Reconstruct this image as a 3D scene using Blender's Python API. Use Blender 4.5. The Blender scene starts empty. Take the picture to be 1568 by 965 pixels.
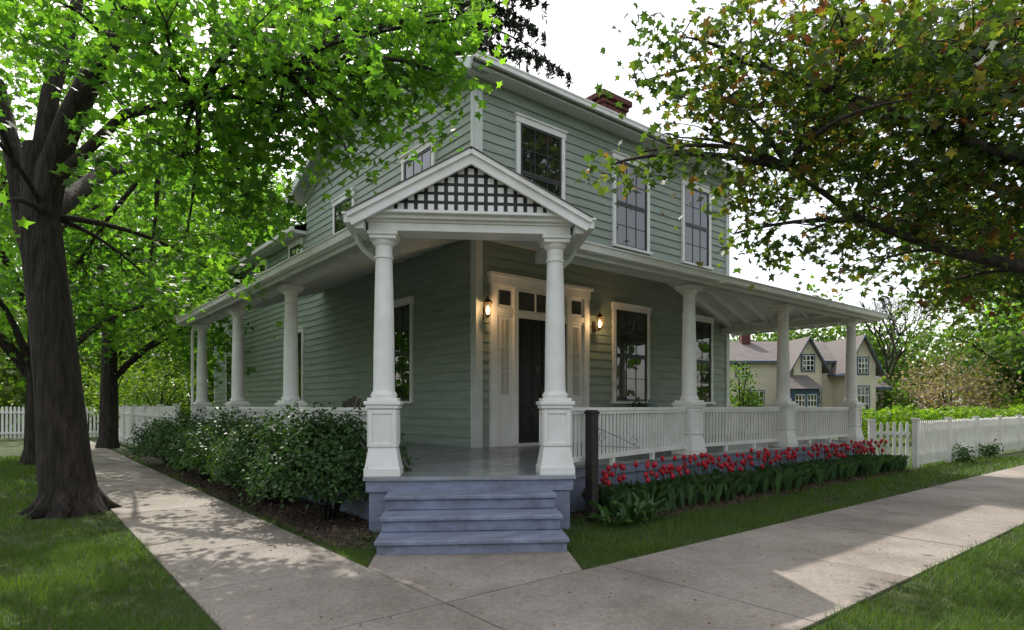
import bpy, math, random
import numpy as np
from mathutils import Matrix, Vector
rng=np.random.default_rng(7); random.seed(7)
scene=bpy.context.scene
COL=scene.collection
# ------------------------------------------------------------------ materials
def nn(nt,t,**k):
    n=nt.nodes.new(t)
    for a,b in k.items(): setattr(n,a,b)
    return n
def mat(name,c1,c2=None,rough=.6,scale=3.0,bump=0.0,bscale=None,spec=.4,detail=4,dist=.02,stretch=None,big=None,pos=(.35,.65)):
    m=bpy.data.materials.new(name); m.use_nodes=True; nt=m.node_tree
    b=nt.nodes['Principled BSDF']; b.inputs['Roughness'].default_value=rough
    b.inputs['Specular IOR Level'].default_value=spec
    if c2 is None: c2=tuple(x*.82 for x in c1)
    tc=nn(nt,'ShaderNodeTexCoord'); src=tc.outputs['Object']
    if stretch:
        mp=nn(nt,'ShaderNodeMapping'); mp.inputs['Scale'].default_value=stretch
        nt.links.new(src,mp.inputs[0]); src=mp.outputs[0]
    no=nn(nt,'ShaderNodeTexNoise'); no.inputs['Scale'].default_value=scale; no.inputs['Detail'].default_value=detail
    nt.links.new(src,no.inputs['Vector'])
    cr=nn(nt,'ShaderNodeValToRGB'); cr.color_ramp.elements[0].position=pos[0]; cr.color_ramp.elements[1].position=pos[1]
    cr.color_ramp.elements[0].color=(*c2,1); cr.color_ramp.elements[1].color=(*c1,1)
    nt.links.new(no.outputs[0],cr.inputs[0]); outc=cr.outputs[0]
    if big:    # large soft stains
        n3=nn(nt,'ShaderNodeTexNoise'); n3.inputs['Scale'].default_value=big[0]; n3.inputs['Detail'].default_value=7; n3.inputs['Roughness'].default_value=.65
        nt.links.new(src,n3.inputs['Vector'])
        c3=nn(nt,'ShaderNodeValToRGB'); c3.color_ramp.elements[0].position=.36; c3.color_ramp.elements[1].position=.58
        c3.color_ramp.elements[0].color=(big[1],big[1]*.97,big[1]*.93,1); c3.color_ramp.elements[1].color=(1,1,1,1)
        nt.links.new(n3.outputs[0],c3.inputs[0])
        mx=nn(nt,'ShaderNodeMix',data_type='RGBA',blend_type='MULTIPLY'); mx.inputs[0].default_value=1
        nt.links.new(outc,mx.inputs[6]); nt.links.new(c3.outputs[0],mx.inputs[7]); outc=mx.outputs[2]
    nt.links.new(outc,b.inputs['Base Color'])
    if bump>0:
        n2=nn(nt,'ShaderNodeTexNoise'); n2.inputs['Scale'].default_value=bscale or scale*6; n2.inputs['Detail'].default_value=6
        nt.links.new(src,n2.inputs['Vector'])
        bp=nn(nt,'ShaderNodeBump'); bp.inputs['Strength'].default_value=bump; bp.inputs['Distance'].default_value=dist
        nt.links.new(n2.outputs[0],bp.inputs['Height']); nt.links.new(bp.outputs[0],b.inputs['Normal'])
    return m
def leafmat(name,stops,trans=.45,tcol=1.6,rough=.5):
    m=bpy.data.materials.new(name); m.use_nodes=True; nt=m.node_tree
    for n in list(nt.nodes): nt.nodes.remove(n)
    out=nn(nt,'ShaderNodeOutputMaterial'); at=nn(nt,'ShaderNodeAttribute',attribute_name='rnd')
    cr=nn(nt,'ShaderNodeValToRGB'); els=cr.color_ramp.elements
    els[0].position=stops[0][0]; els[0].color=(*stops[0][1],1); els[1].position=stops[-1][0]; els[1].color=(*stops[-1][1],1)
    for p,c in stops[1:-1]:
        e=els.new(p); e.color=(*c,1)
    nt.links.new(at.outputs['Fac'],cr.inputs[0])
    p=nn(nt,'ShaderNodeBsdfPrincipled'); p.inputs['Roughness'].default_value=rough; p.inputs['Specular IOR Level'].default_value=.3
    nt.links.new(cr.outputs[0],p.inputs['Base Color'])
    t=nn(nt,'ShaderNodeBsdfTranslucent')
    mx=nn(nt,'ShaderNodeMix',data_type='RGBA',blend_type='MULTIPLY'); mx.inputs[0].default_value=1
    nt.links.new(cr.outputs[0],mx.inputs[6]); mx.inputs[7].default_value=(tcol*1.15,tcol*1.25,tcol*.45,1)
    nt.links.new(mx.outputs[2],t.inputs[0])
    ms=nn(nt,'ShaderNodeMixShader'); ms.inputs[0].default_value=trans
    nt.links.new(p.outputs[0],ms.inputs[1]); nt.links.new(t.outputs[0],ms.inputs[2]); nt.links.new(ms.outputs[0],out.inputs[0])
    return m
def emis(name,col,s):
    m=bpy.data.materials.new(name); m.use_nodes=True; b=m.node_tree.nodes['Principled BSDF']
    b.inputs['Base Color'].default_value=(*col,1); b.inputs['Emission Color'].default_value=(*col,1); b.inputs['Emission Strength'].default_value=s
    return m
M_SID=mat('sage_siding',(.325,.385,.325),(.275,.33,.28),rough=.55,scale=1.2,bump=.15,bscale=30,dist=.004,stretch=(1,1,6),big=(.8,.88))
M_WHT=mat('white_paint',(.86,.86,.84),(.78,.78,.76),rough=.45,scale=2.5,bump=.08,bscale=40,dist=.003,big=(3,.93))
M_TRM=mat('grey_trim_paint',(.66,.69,.66),(.58,.61,.58),rough=.5,scale=2,bump=.08,bscale=40,dist=.003)
M_CEIL=mat('ceiling_paint',(.70,.72,.71),(.62,.64,.63),rough=.6,scale=2)
M_DECK=mat('deck_paint',(.34,.36,.39),(.27,.29,.32),rough=.2,scale=3,bump=.1,bscale=12,dist=.004,spec=.5,big=(1.3,.72))
M_STEP=mat('slate_blue_paint',(.27,.305,.41),(.21,.24,.34),rough=.42,scale=4,bump=.25,bscale=25,dist=.004,stretch=(1,4,4),big=(1.2,.72))
M_BLK=mat('black_paint',(.018,.018,.02),(.01,.01,.012),rough=.3,scale=5)
M_SASH=mat('sash_paint',(.05,.055,.05),(.035,.04,.038),rough=.4,scale=5)
M_BROWN=mat('dark_post_paint',(.035,.028,.026),(.022,.018,.018),rough=.5,scale=6,bump=.2)
M_SHG=mat('grey_shingles',(.16,.15,.14),(.09,.085,.08),rough=.85,scale=9,bump=.5)
M_BRICK=mat('chimney_brick',(.16,.055,.042),(.07,.028,.024),rough=.85,scale=8,bump=.5)
M_IRON=mat('wrought_iron',(.35,.36,.37),(.25,.25,.26),rough=.4,scale=8)
M_BRASS=mat('lantern_metal',(.10,.06,.03),(.05,.03,.02),rough=.35,scale=12)
M_BARK=mat('bark',(.062,.048,.038),(.02,.016,.013),rough=.9,scale=9,bump=1.0,bscale=16,dist=.08,stretch=(1.8,1.8,.28),big=(1.5,.6))
M_BARK2=mat('dark_bark',(.05,.038,.03),(.02,.016,.014),rough=.9,scale=7,bump=.8,bscale=14,dist=.03,stretch=(1.6,1.6,.35))
M_CONC=mat('concrete',(.34,.30,.262),(.255,.225,.195),rough=.85,scale=30,bump=.35,bscale=70,dist=.004,detail=10,big=(.9,.66))
M_CONC2=mat('concrete_b',(.31,.275,.24),(.235,.205,.18),rough=.85,scale=30,bump=.35,bscale=70,dist=.004,detail=10,big=(.7,.64))
M_ASPH=mat('asphalt',(.10,.10,.10),(.06,.06,.06),rough=.9,scale=40,bump=.3,detail=8)
M_JOINT=mat('joint_dirt',(.07,.06,.045),(.04,.04,.025),rough=.95,scale=20)
M_MULCH=mat('mulch_soil',(.11,.08,.058),(.045,.033,.025),rough=.95,scale=14,bump=1.0,bscale=30,dist=.05,detail=8)
M_GROUND=mat('lawn_ground',(.05,.085,.018),(.045,.05,.02),rough=.95,scale=1.5,bump=.6,bscale=60,dist=.03,detail=10)
M_CREAM=mat('cream_stucco',(.74,.67,.52),(.66,.60,.46),rough=.8,scale=2)
M_BROOF=mat('grey_brown_roof',(.20,.18,.17),(.12,.105,.10),rough=.9,scale=6,bump=.5,stretch=(.3,3,3))
M_BLUE=mat('blue_trim',(.09,.14,.21),(.06,.10,.16),rough=.5,scale=4)
M_PINK=mat('tulip_red',(.55,.010,.03),(.36,.007,.02),rough=.4,scale=20)
M_TEAL=mat('teal_paint',(.10,.22,.2),(.07,.16,.15),rough=.5)
M_CHAIR=mat('weathered_wood',(.10,.075,.06),(.06,.045,.035),rough=.7,scale=8)
M_TERRA=mat('terracotta',(.35,.15,.08),(.25,.1,.06),rough=.8)
M_SHADE=mat('window_shade',(.55,.53,.47),(.48,.46,.40),rough=.8,scale=3,stretch=(8,8,.6))
M_LAMP=emis('lamp_glow',(1,.62,.28),9)
def glassmat():
    m=bpy.data.materials.new('window_glass'); m.use_nodes=True; nt=m.node_tree; b=nt.nodes['Principled BSDF']
    b.inputs['Base Color'].default_value=(.015,.018,.016,1); b.inputs['Roughness'].default_value=.02; b.inputs['IOR'].default_value=2.0
    tc=nn(nt,'ShaderNodeTexCoord'); no=nn(nt,'ShaderNodeTexNoise'); no.inputs['Scale'].default_value=2.2; no.inputs['Detail'].default_value=1
    nt.links.new(tc.outputs['Object'],no.inputs['Vector'])
    bp=nn(nt,'ShaderNodeBump'); bp.inputs['Strength'].default_value=.12; bp.inputs['Distance'].default_value=.02
    nt.links.new(no.outputs[0],bp.inputs['Height']); nt.links.new(bp.outputs[0],b.inputs['Normal'])
    return m
M_GLS=glassmat()
L_GREEN=leafmat('maple_leaves_green',[(0,(.020,.048,.012)),(.4,(.045,.105,.018)),(1,(.10,.18,.022))],.52,3.2)
L_RUST=leafmat('maple_leaves_rust',[(0,(.018,.034,.013)),(.45,(.036,.066,.015)),(.72,(.075,.10,.018)),(.88,(.12,.075,.022)),(1,(.09,.032,.024))],.45,2.7)
L_SHRUB=leafmat('shrub_leaves',[(0,(.022,.055,.018)),(.5,(.042,.095,.026)),(1,(.07,.14,.035))],.25,1.5,.45)
L_FAR=leafmat('far_leaves',[(0,(.035,.07,.018)),(.5,(.07,.13,.025)),(.85,(.12,.19,.035)),(1,(.2,.2,.09))],.45,1.8,.7)
L_HEDGE=leafmat('hedge_leaves',[(0,(.10,.18,.02)),(1,(.18,.28,.03))],.4,1.8)
L_BLOS=leafmat('blossoms',[(0,(.22,.17,.10)),(.5,(.32,.24,.19)),(1,(.42,.34,.28))],.4,1.0)
L_NEED=leafmat('needles',[(0,(.012,.02,.012)),(1,(.03,.045,.02))],.1,1.0)
L_GRASS=leafmat('grass_blades',[(0,(.05,.075,.016)),(.55,(.06,.115,.018)),(1,(.10,.15,.028))],.35,2.2)
L_TUL=leafmat('tulip_leaves',[(0,(.055,.115,.045)),(1,(.11,.21,.08))],.3,1.5)
# ------------------------------------------------------------------ builders
def empty(name,loc=(0,0,0),rz=0,parent=None):
    e=bpy.data.objects.new(name,None); e.location=loc; e.rotation_euler=(0,0,rz); COL.objects.link(e)
    if parent: e.parent=parent
    return e
class B:
    def __init__(s,M=None): s.v=[];s.f=[];s.m=[];s.mats=[];s.M=M or Matrix.Identity(4)
    def mi(s,m):
        if m not in s.mats: s.mats.append(m)
        return s.mats.index(m)
    def add(s,vs,fs,m):
        o=len(s.v); k=s.mi(m)
        for p in vs: s.v.append(tuple(s.M@Vector(p)))
        for f in fs: s.f.append([o+i for i in f]); s.m.append(k)
    def box(s,x0,x1,y0,y1,z0,z1,m):
        if x0>x1:x0,x1=x1,x0
        if y0>y1:y0,y1=y1,y0
        s.add([(x0,y0,z0),(x1,y0,z0),(x1,y1,z0),(x0,y1,z0),(x0,y0,z1),(x1,y0,z1),(x1,y1,z1),(x0,y1,z1)],
              [(3,2,1,0),(4,5,6,7),(0,1,5,4),(1,2,6,5),(2,3,7,6),(3,0,4,7)],m)
    def prism(s,poly,z0,z1,m):
        n=len(poly)
        A=[(p[0],p[1],z0) for p in poly]; C=[(p[0],p[1],z1) for p in poly]
        s.add(A+C,[tuple(range(n))[::-1],tuple(range(n,2*n))]+[(i,(i+1)%n,(i+1)%n+n,i+n) for i in range(n)],m)
    def beam(s,p,q,w,h,m,up=(0,0,1)):
        p=Vector(p);q=Vector(q);d=(q-p).normalized();r=d.cross(Vector(up)).normalized();u=r.cross(d)
        vs=[]
        for c in (p,q):
            for a,b in((-1,-1),(1,-1),(1,1),(-1,1)): vs.append(c+r*a*w/2+u*b*h/2)
        s.add(vs,[(3,2,1,0),(4,5,6,7),(0,1,5,4),(1,2,6,5),(2,3,7,6),(3,0,4,7)],m)
    def lathe(s,cx,cy,prof,m,seg=20):
        vs=[];fs=[]
        for r,z in prof:
            for i in range(seg):
                a=2*math.pi*i/seg; vs.append((cx+r*math.cos(a),cy+r*math.sin(a),z))
        for j in range(len(prof)-1):
            for i in range(seg):
                k=(i+1)%seg; fs.append((j*seg+i,j*seg+k,(j+1)*seg+k,(j+1)*seg+i))
        fs.append(tuple(range(seg))[::-1]); fs.append(tuple((len(prof)-1)*seg+i for i in range(seg)))
        s.add(vs,fs,m)
    def tube(s,pts,rads,m,seg=8,rough=0.0):
        pts=[Vector(p) for p in pts]; vs=[];fs=[]
        ref=Vector((.3,.9,.1)).normalized()
        for i,p in enumerate(pts):
            d=(pts[min(i+1,len(pts)-1)]-pts[max(i-1,0)]).normalized()
            a=d.cross(ref); a=a.normalized() if a.length>.05 else d.cross(Vector((1,0,0))).normalized(); b=d.cross(a)
            for j in range(seg):
                t=2*math.pi*j/seg; rr=rads[i]*(1+rough*random.uniform(-1,1))
                vs.append(p+(a*math.cos(t)+b*math.sin(t))*rr)
        for i in range(len(pts)-1):
            for j in range(seg):
                k=(j+1)%seg; fs.append((i*seg+j,i*seg+k,(i+1)*seg+k,(i+1)*seg+j))
        fs.append(tuple(range(seg))[::-1]); fs.append(tuple((len(pts)-1)*seg+j for j in range(seg)))
        s.add(vs,fs,m)
    def obj(s,name,parent=None,bevel=0,smooth=False):
        me=bpy.data.meshes.new(name); me.from_pydata(s.v,[],s.f)
        for m in s.mats: me.materials.append(m)
        me.polygons.foreach_set('material_index',s.m)
        me.update(); o=bpy.data.objects.new(name,me); COL.objects.link(o)
        if parent: o.parent=parent
        if bevel:
            b=o.modifiers.new('bev','BEVEL'); b.width=bevel; b.segments=1; b.limit_method='ANGLE'; b.angle_limit=.7
        return o
def autosmooth(o,ang=40):
    me=o.data
    try:
        me.polygons.foreach_set('use_smooth',[True]*len(me.polygons)); me.set_sharp_from_angle(angle=math.radians(ang))
    except Exception: pass
MAPLE=np.array([(0,0),(.28,-.1),(.22,.15),(.55,.4),(.2,.5),(0,1),(-.2,.5),(-.55,.4),(-.22,.15),(-.28,-.1)],float)-np.array([0,.4])
OVAL=np.array([(0,0),(.26,.3),(.22,.7),(0,1),(-.22,.7),(-.26,.3)],float)-np.array([0,.5])
QUAD=np.array([(0,-.5),(.42,0),(0,.5),(-.42,0)],float)
NEED=np.array([(0,-.6),(.07,0),(0,.6),(-.07,0)],float)
def polys(name,v,N,k,rnd,m,parent=None):
    me=bpy.data.meshes.new(name); me.vertices.add(N*k); me.vertices.foreach_set('co',v.astype(np.float32).ravel())
    me.loops.add(N*k); me.loops.foreach_set('vertex_index',np.arange(N*k,dtype=np.int32))
    me.polygons.add(N); me.polygons.foreach_set('loop_start',np.arange(0,N*k,k,dtype=np.int32))
    me.update(calc_edges=True)
    a=me.attributes.new('rnd','FLOAT','FACE'); a.data.foreach_set('value',np.clip(rnd,0,1).astype(np.float32))
    me.materials.append(m); o=bpy.data.objects.new(name,me); COL.objects.link(o)
    if parent: o.parent=parent
    return o
def leaves(name,c,size,rnd,shape,m,parent=None,bias=.8,fold=.18,nrm=None):
    N=len(c); k=len(shape)
    n=rng.normal(size=(N,3))*.8; n[:,2]+=bias
    if nrm is not None: n+=nrm
    n/=np.linalg.norm(n,axis=1)[:,None]
    t=rng.normal(size=(N,3)); t[:,2]-=.7
    t-=(t*n).sum(1)[:,None]*n; t/=np.linalg.norm(t,axis=1)[:,None]; b=np.cross(n,t)
    sx=shape[:,0][None,:,None]; sy=shape[:,1][None,:,None]
    v=c[:,None,:]+size[:,None,None]*(sx*b[:,None,:]+sy*t[:,None,:]-fold*np.abs(sx)*n[:,None,:]-.12*(sy**2)*n[:,None,:])
    return polys(name,v.reshape(-1,3),N,k,rnd,m,parent)
def inball(n):
    d=rng.normal(size=(n,3)); d/=np.linalg.norm(d,axis=1)[:,None]
    return d*(rng.random(n)**(1/2.4))[:,None]
def canopy(blobs,cl_per_m3,per,spread,flat=.7):
    cs=[];rn=[];cc=[]
    for bl in blobs:
        x,y,z,r=bl[:4]; f=bl[4] if len(bl)>4 else 1
        vol=4.19*r**3*flat; n=max(4,int(vol*cl_per_m3*f))
        p=inball(n)*np.array([r,r,r*flat])*rng.uniform(.85,1.2,(n,1))+np.array([x,y,z])
        cc.append(p)
        for q in p:
            k=int(per*rng.uniform(.5,1.5)); tone=rng.normal(.5,.2)
            o=rng.normal(size=(k,3))*np.array([spread,spread,spread*.45]); 
            o[:,2]-=.35*(o[:,0]**2+o[:,1]**2)/spread
            cs.append(q+o); rn.append(tone+rng.normal(0,.16,k))
    return np.concatenate(cs),np.concatenate(rn),cc
def bez(p0,p1,p2,n=8):
    p0,p1,p2=map(Vector,(p0,p1,p2)); return [p0*(1-t)**2+p1*2*t*(1-t)+p2*t*t for t in [i/(n-1) for i in range(n)]]
# ------------------------------------------------------------------ frames
A=math.radians(39); C=Vector((-.72,12.35,0))
dr=Vector((math.cos(A),math.sin(A),0)); dl=Vector((-math.sin(A),math.cos(A),0))
H=Matrix.Translation(C)@Matrix.Rotation(A,4,'Z')
AE=math.radians(4.9); EW=Matrix.Translation(Vector((-.5125,7.59,0)))@Matrix.Rotation(AE,4,'Z')
E=H.inverted()@EW     # entry frame in house frame
def W(u,v,z=0): return H@Vector((u,v,z))
house=empty('corner_porch_house',C,A)
DZ=.66
# ------------------------------------------------------------------ walls
EAVE=8.1; VL=9.2; UL=9.06
b=B()
def wb(bb,wall,a0,a1,d0,d1,z0,z1,m):
    if wall=='R': bb.box(a0,a1,-d0,-d1,z0,z1,m)
    else: bb.box(-d0,-d1,a0,a1,z0,z1,m)
def clap(bb,wall,a0,a1,z0,z1,lim=None,ex=.195):
    z=z0
    while z<z1-1e-3:
        zt=min(z+ex,z1); l,r=a0,a1
        if lim: l,r=lim((z+zt)/2)
        if r-l>.05:
            cuts=[l]
            x=l+random.uniform(1.5,5)
            while x<r-1: cuts.append(x); x+=random.uniform(2.8,5)
            cuts.append(r)
            for a,c in zip(cuts[:-1],cuts[1:]):
                j=random.uniform(-.002,.002); db=.036+j; dt=.010; a+=.0015; c-=.0015
                if wall=='R': P=[(a,-db,z),(c,-db,z),(c,-dt,zt),(a,-dt,zt),(a,-.004,z),(c,-.004,z)]
                else: P=[(-db,a,z),(-db,c,z),(-dt,c,zt),(-dt,a,zt),(-.004,a,z),(-.004,c,z)]
                bb.add(P,[(0,1,2,3),(4,5,1,0)],M_SID)
        z=zt
clap(b,'R',.06,UL,DZ,EAVE)
clap(b,'L',.06,VL,DZ,EAVE)
RK=.40
clap(b,'L',0,VL,EAVE,EAVE+RK*VL/2,lim=lambda z:((z-EAVE)/RK,VL-(z-EAVE)/RK))
clap(b,'L',VL,20.7,.3,7.0)
b.obj('clapboard_siding',house)
b=B()
b.box(0.001,UL,0.001,VL,0,EAVE-.02,M_SID)
b.box(0.001,6,VL+.002,20.7,0,7.0,M_SID)
b.add([(0,0,EAVE-.02),(0,VL,EAVE-.02),(0,VL/2,EAVE+RK*VL/2),(UL,0,EAVE-.02),(UL,VL,EAVE-.02),(UL,VL/2,EAVE+RK*VL/2)],[(0,1,2),(5,4,3)],M_SID)
b.obj('wall_core',house)
# ------------------------------------------------------------------ trim/roof main
b=B()
b.box(-.05,.12,-.06,.0,DZ,EAVE-.25,M_TRM); b.box(-.06,-.001,.001,.12,DZ,EAVE-.25,M_TRM)
b.box(UL-.12,UL+.05,-.06,.12,DZ,EAVE-.25,M_TRM)
wb(b,'R',-.05,UL+.05,.0,.055,EAVE-.25,EAVE+.02,M_SID)
b.box(-.42,UL+.42,-.42,0.0,EAVE,EAVE+.04,M_TRM)
b.box(-.45,UL+.45,-.45,-.42,EAVE-.03,EAVE+.14,M_TRM)
b.box(-.46,UL+.46,-.57,-.452,EAVE+.03,EAVE+.15,M_WHT); b.box(-.46,UL+.46,-.585,-.57,EAVE+.12,EAVE+.165,M_WHT)
zr=EAVE+.12
for s in (0,1):
    y0=-.5 if s==0 else VL+.5; yr=VL/2
    ze=zr-RK*.5+.2; zz=zr+RK*VL/2+.2
    P=[(-.45,y0,ze-.03),(UL+.45,y0,ze-.03),(UL+.45,yr,zz),(-.45,yr,zz)]
    Q=[(p[0],p[1],p[2]-.09) for p in P]
    b.add(P+Q,[(0,1,2,3),(7,6,5,4),(0,4,5,1),(1,5,6,2),(2,6,7,3),(3,7,4,0)],M_SHG)
for s in (0,1):
    y0=-.5 if s==0 else VL+.5
    b.beam((-.47,y0,zr-RK*.5+.02),(-.47,VL/2,zr+RK*VL/2+.02),.05,.22,M_TRM)
    b.beam((-.22,y0,zr-RK*.5-.02),(-.22,VL/2,zr+RK*VL/2-.02),.5,.03,M_SID)
    b.beam((-.05,max(0,min(y0,VL)),zr-.18),(-.05,VL/2,zr+RK*VL/2-.18),.05,.22,M_SID)
b.box(-.4,0,VL,21,6.95,7.05,M_TRM); b.box(-.5,-.4,VL,21,7.0,7.14,M_WHT)
b.add([(-.5,VL,7.1),(-.5,21,7.1),(3,21,8.6),(3,VL,8.6),(6.5,21,7.1),(6.5,VL,7.1)],[(0,1,2,3),(3,2,4,5)],M_SHG)
b.box(-.04,.1,20.62,20.76,.3,6.95,M_TRM)
b.obj('roof_and_trim',house,bevel=.006)
b=B()
b.box(5.65,6.65,1.75,2.65,8.5,10.2,M_BRICK); b.box(5.6,6.7,1.7,2.7,10.06,10.16,M_BRICK); b.box(5.53,6.77,1.63,2.77,10.201,10.36,M_BRICK)
b.lathe(6.15,2.2,[(.2,10.35),(.2,10.5),(.17,10.6),(.14,10.6)],M_BRICK,14)
b.obj('chimney',house,bevel=.01)
# ------------------------------------------------------------------ windows
def window(bb,wall,a0,a1,z0,z1,cols=3,rows=2):
    t=.105
    wb(bb,wall,a0,a0+t,.0,.075,z0,z1,M_WHT); wb(bb,wall,a1-t,a1,.0,.075,z0,z1,M_WHT)
    wb(bb,wall,a0-.02,a1+.02,.0,.085,z1,z1+.13,M_WHT); wb(bb,wall,a0-.05,a1+.05,.0,.12,z1+.13,z1+.165,M_WHT)
    wb(bb,wall,a0-.04,a1+.04,.0,.13,z0-.06,z0,M_WHT)
    i0,i1=a0+t,a1-t
    zm=(z0+z1)/2
    wb(bb,wall,i0,i1,.0,.036,z0,z1,M_SASH)
    for k,(s0,s1,dd) in enumerate(((z0,zm,.038),(zm,z1,.048))):
        f=.05
        wb(bb,wall,i0+f,i1-f,.036,dd,s0+f,s1-f,M_GLS)
        d2=dd+.018
        wb(bb,wall,i0,i0+f,.036,d2,s0,s1,M_SASH); wb(bb,wall,i1-f,i1,.036,d2,s0,s1,M_SASH)
        wb(bb,wall,i0+f,i1-f,.036,d2,s0,s0+f,M_SASH); wb(bb,wall,i0+f,i1-f,.036,d2,s1-f,s1,M_SASH)
        for c in range(1,cols):
            x=i0+f+(i1-i0-2*f)*c/cols; wb(bb,wall,x-.008,x+.008,dd,dd+.012,s0+f,s1-f,M_SASH)
        for r in range(1,rows):
            z=s0+f+(s1-s0-2*f)*r/rows; wb(bb,wall,i0+f,i1-f,dd,dd+.0125,z-.008,z+.008,M_SASH)
b=B()
window(b,'R',4.02,5.41,1.62,3.85); window(b,'R',6.86,8.25,1.62,3.85)
window(b,'L',2.45,3.84,1.62,3.88); window(b,'L',9.4,10.8,1.62,3.88); window(b,'L',17.4,18.6,1.62,3.6)
window(b,'R',1.0,2.41,5.42,7.5); window(b,'R',4.02,5.41,5.42,7.5); window(b,'R',6.8,8.15,5.42,7.5)
window(b,'L',1.5,2.95,5.42,7.25); window(b,'L',5.6,7.0,5.42,7.25)
window(b,'L',9.5,10.7,6.0,6.75,2,1); window(b,'L',13.1,14.3,6.0,6.75,2,1)
b.obj('windows',house,bevel=.004)
b=B()
U0,U1=.31,3.165; ZT=4.2
wb(b,'R',U0,U0+.16,0,.10,DZ,ZT-.22,M_WHT); wb(b,'R',U1-.16,U1,0,.10,DZ,ZT-.22,M_WHT)
wb(b,'R',U0-.02,U1+.02,0,.115,ZT-.22,ZT-.04,M_WHT); wb(b,'R',U0-.07,U1+.07,0,.17,ZT-.04,ZT+.03,M_WHT)
wb(b,'R',U0+.16,U1-.16,0,.05,DZ,ZT-.22,M_WHT)
for x in (.90,2.45): wb(b,'R',x,x+.12,.05,.11,DZ,ZT-.22,M_WHT)
wb(b,'R',U0+.16,.90,.05,.095,3.42,3.54,M_WHT); wb(b,'R',1.02,2.45,.05,.095,3.36,3.5,M_WHT); wb(b,'R',2.57,U1-.16,.05,.095,3.42,3.54,M_WHT)
wb(b,'R',1.06,2.41,.05,.06,3.54,3.92,M_GLS); 
for x in (1.50,1.95): wb(b,'R',x,x+.04,.06,.085,3.5,3.95,M_WHT)
for (x0,x1) in ((.52,.86),(2.61,2.95)):
    wb(b,'R',x0+.02,x1-.02,.05,.06,3.6,3.9,M_GLS)
    wb(b,'R',x0,x1,.05,.075,3.36,3.42,M_WHT)
    wb(b,'R',x0+.07,x1-.07,.05,.058,1.75,3.3,M_SHADE)
    wb(b,'R',x0+.165,x0+.178,.058,.07,1.75,3.3,M_WHT)
    for z in (2.2,2.7): wb(b,'R',x0+.07,x1-.07,.058,.069,z,z+.02,M_WHT)
    wb(b,'R',x0+.05,x1-.05,.05,.065,.9,1.6,M_WHT); wb(b,'R',x0+.09,x1-.09,.065,.075,.98,1.52,M_WHT)
wb(b,'R',1.02,2.45,.05,.065,DZ+.06,3.36,M_BLK)
for x0 in (1.04,1.745):
    for z0,z1 in ((.82,1.35),(1.45,2.25),(2.35,3.25)):
        for (p,q) in ((x0+.09,x0+.315),(x0+.365,x0+.59)):
            wb(b,'R',p,q,.065,.078,z0,z1,M_BLK); wb(b,'R',p+.035,q-.035,.078,.09,z0+.04,z1-.04,M_BLK)
wb(b,'R',1.725,1.745,.065,.09,DZ+.06,3.36,M_BLK)
wb(b,'R',.95,2.5,0,.22,DZ,DZ+.055,M_TRM)
wb(b,'R',1.66,1.70,.065,.10,1.62,1.9,M_BRASS); wb(b,'R',1.655,1.705,.10,.14,1.72,1.76,M_BRASS)
wb(b,'R',1.50,1.60,.065,.10,2.22,2.36,M_BRASS)
b.obj('front_door',house,bevel=.005)
# ------------------------------------------------------------------ porch
E_=lambda x,y,z=0: E@Vector((x,y,z))
def li(p,d,q,e):
    det=d[0]*(-e[1])+e[0]*d[1]; t=((q[0]-p[0])*(-e[1])+e[0]*(q[1]-p[1]))/det
    return (p[0]+d[0]*t,p[1]+d[1]*t)
ey=(E.to_3x3()@Vector((0,1,0))).to_2d()
def deckpoly(o):
    r=E_(1.24+o,-.25-o).to_2d(); l=E_(-1.24-o,-.25-o).to_2d()
    rj=li(r,ey,(0,-3.85-o),(1,0)); lj=li(l,ey,(-3.65-o,0),(0,1))
    return [tuple(r),rj,(8.9+o,-3.85-o),(8.9+o,0.03),(UL-.1,0.03),(0.03,0.03),(0.03,7.7+o),(-3.65-o,7.7+o),lj,tuple(l)]
b=B()
b.prism(deckpoly(.03),DZ-.045,DZ,M_DECK)
b.prism(deckpoly(.0),.48,DZ-.047,M_STEP)
b.prism(deckpoly(-.035),0,.478,M_STEP)
b.obj('porch_deck',house,bevel=.004)
b=B()
M_GRV=mat('board_gap',(.10,.11,.12),(.08,.09,.10),rough=.7)
for i in range(28):
    x=-3.5+.125*i
    if x<-.03: b.box(x,x+.006,-2.3,7.6,DZ+.0005,DZ+.002,M_GRV)
for i in range(70):
    x=.1+.125*i
    b.box(x,x+.006,-3.8,-.02,DZ+.0005,DZ+.002,M_GRV)
b.obj('deck_grooves',house)
b=B(E)
for k,(y,z) in enumerate(((-1.45,.165),(-1.05,.33),(-.65,.495))):
    b.box(-.975,.975,y-.03,-.22+.001*k,z-.045,z,M_STEP)
    b.box(-.955,.955,y+.01,-.20+.001*k,0 if k==0 else z-.163,z-.046,M_STEP)
b.obj('porch_steps',house,bevel=.008)
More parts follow.
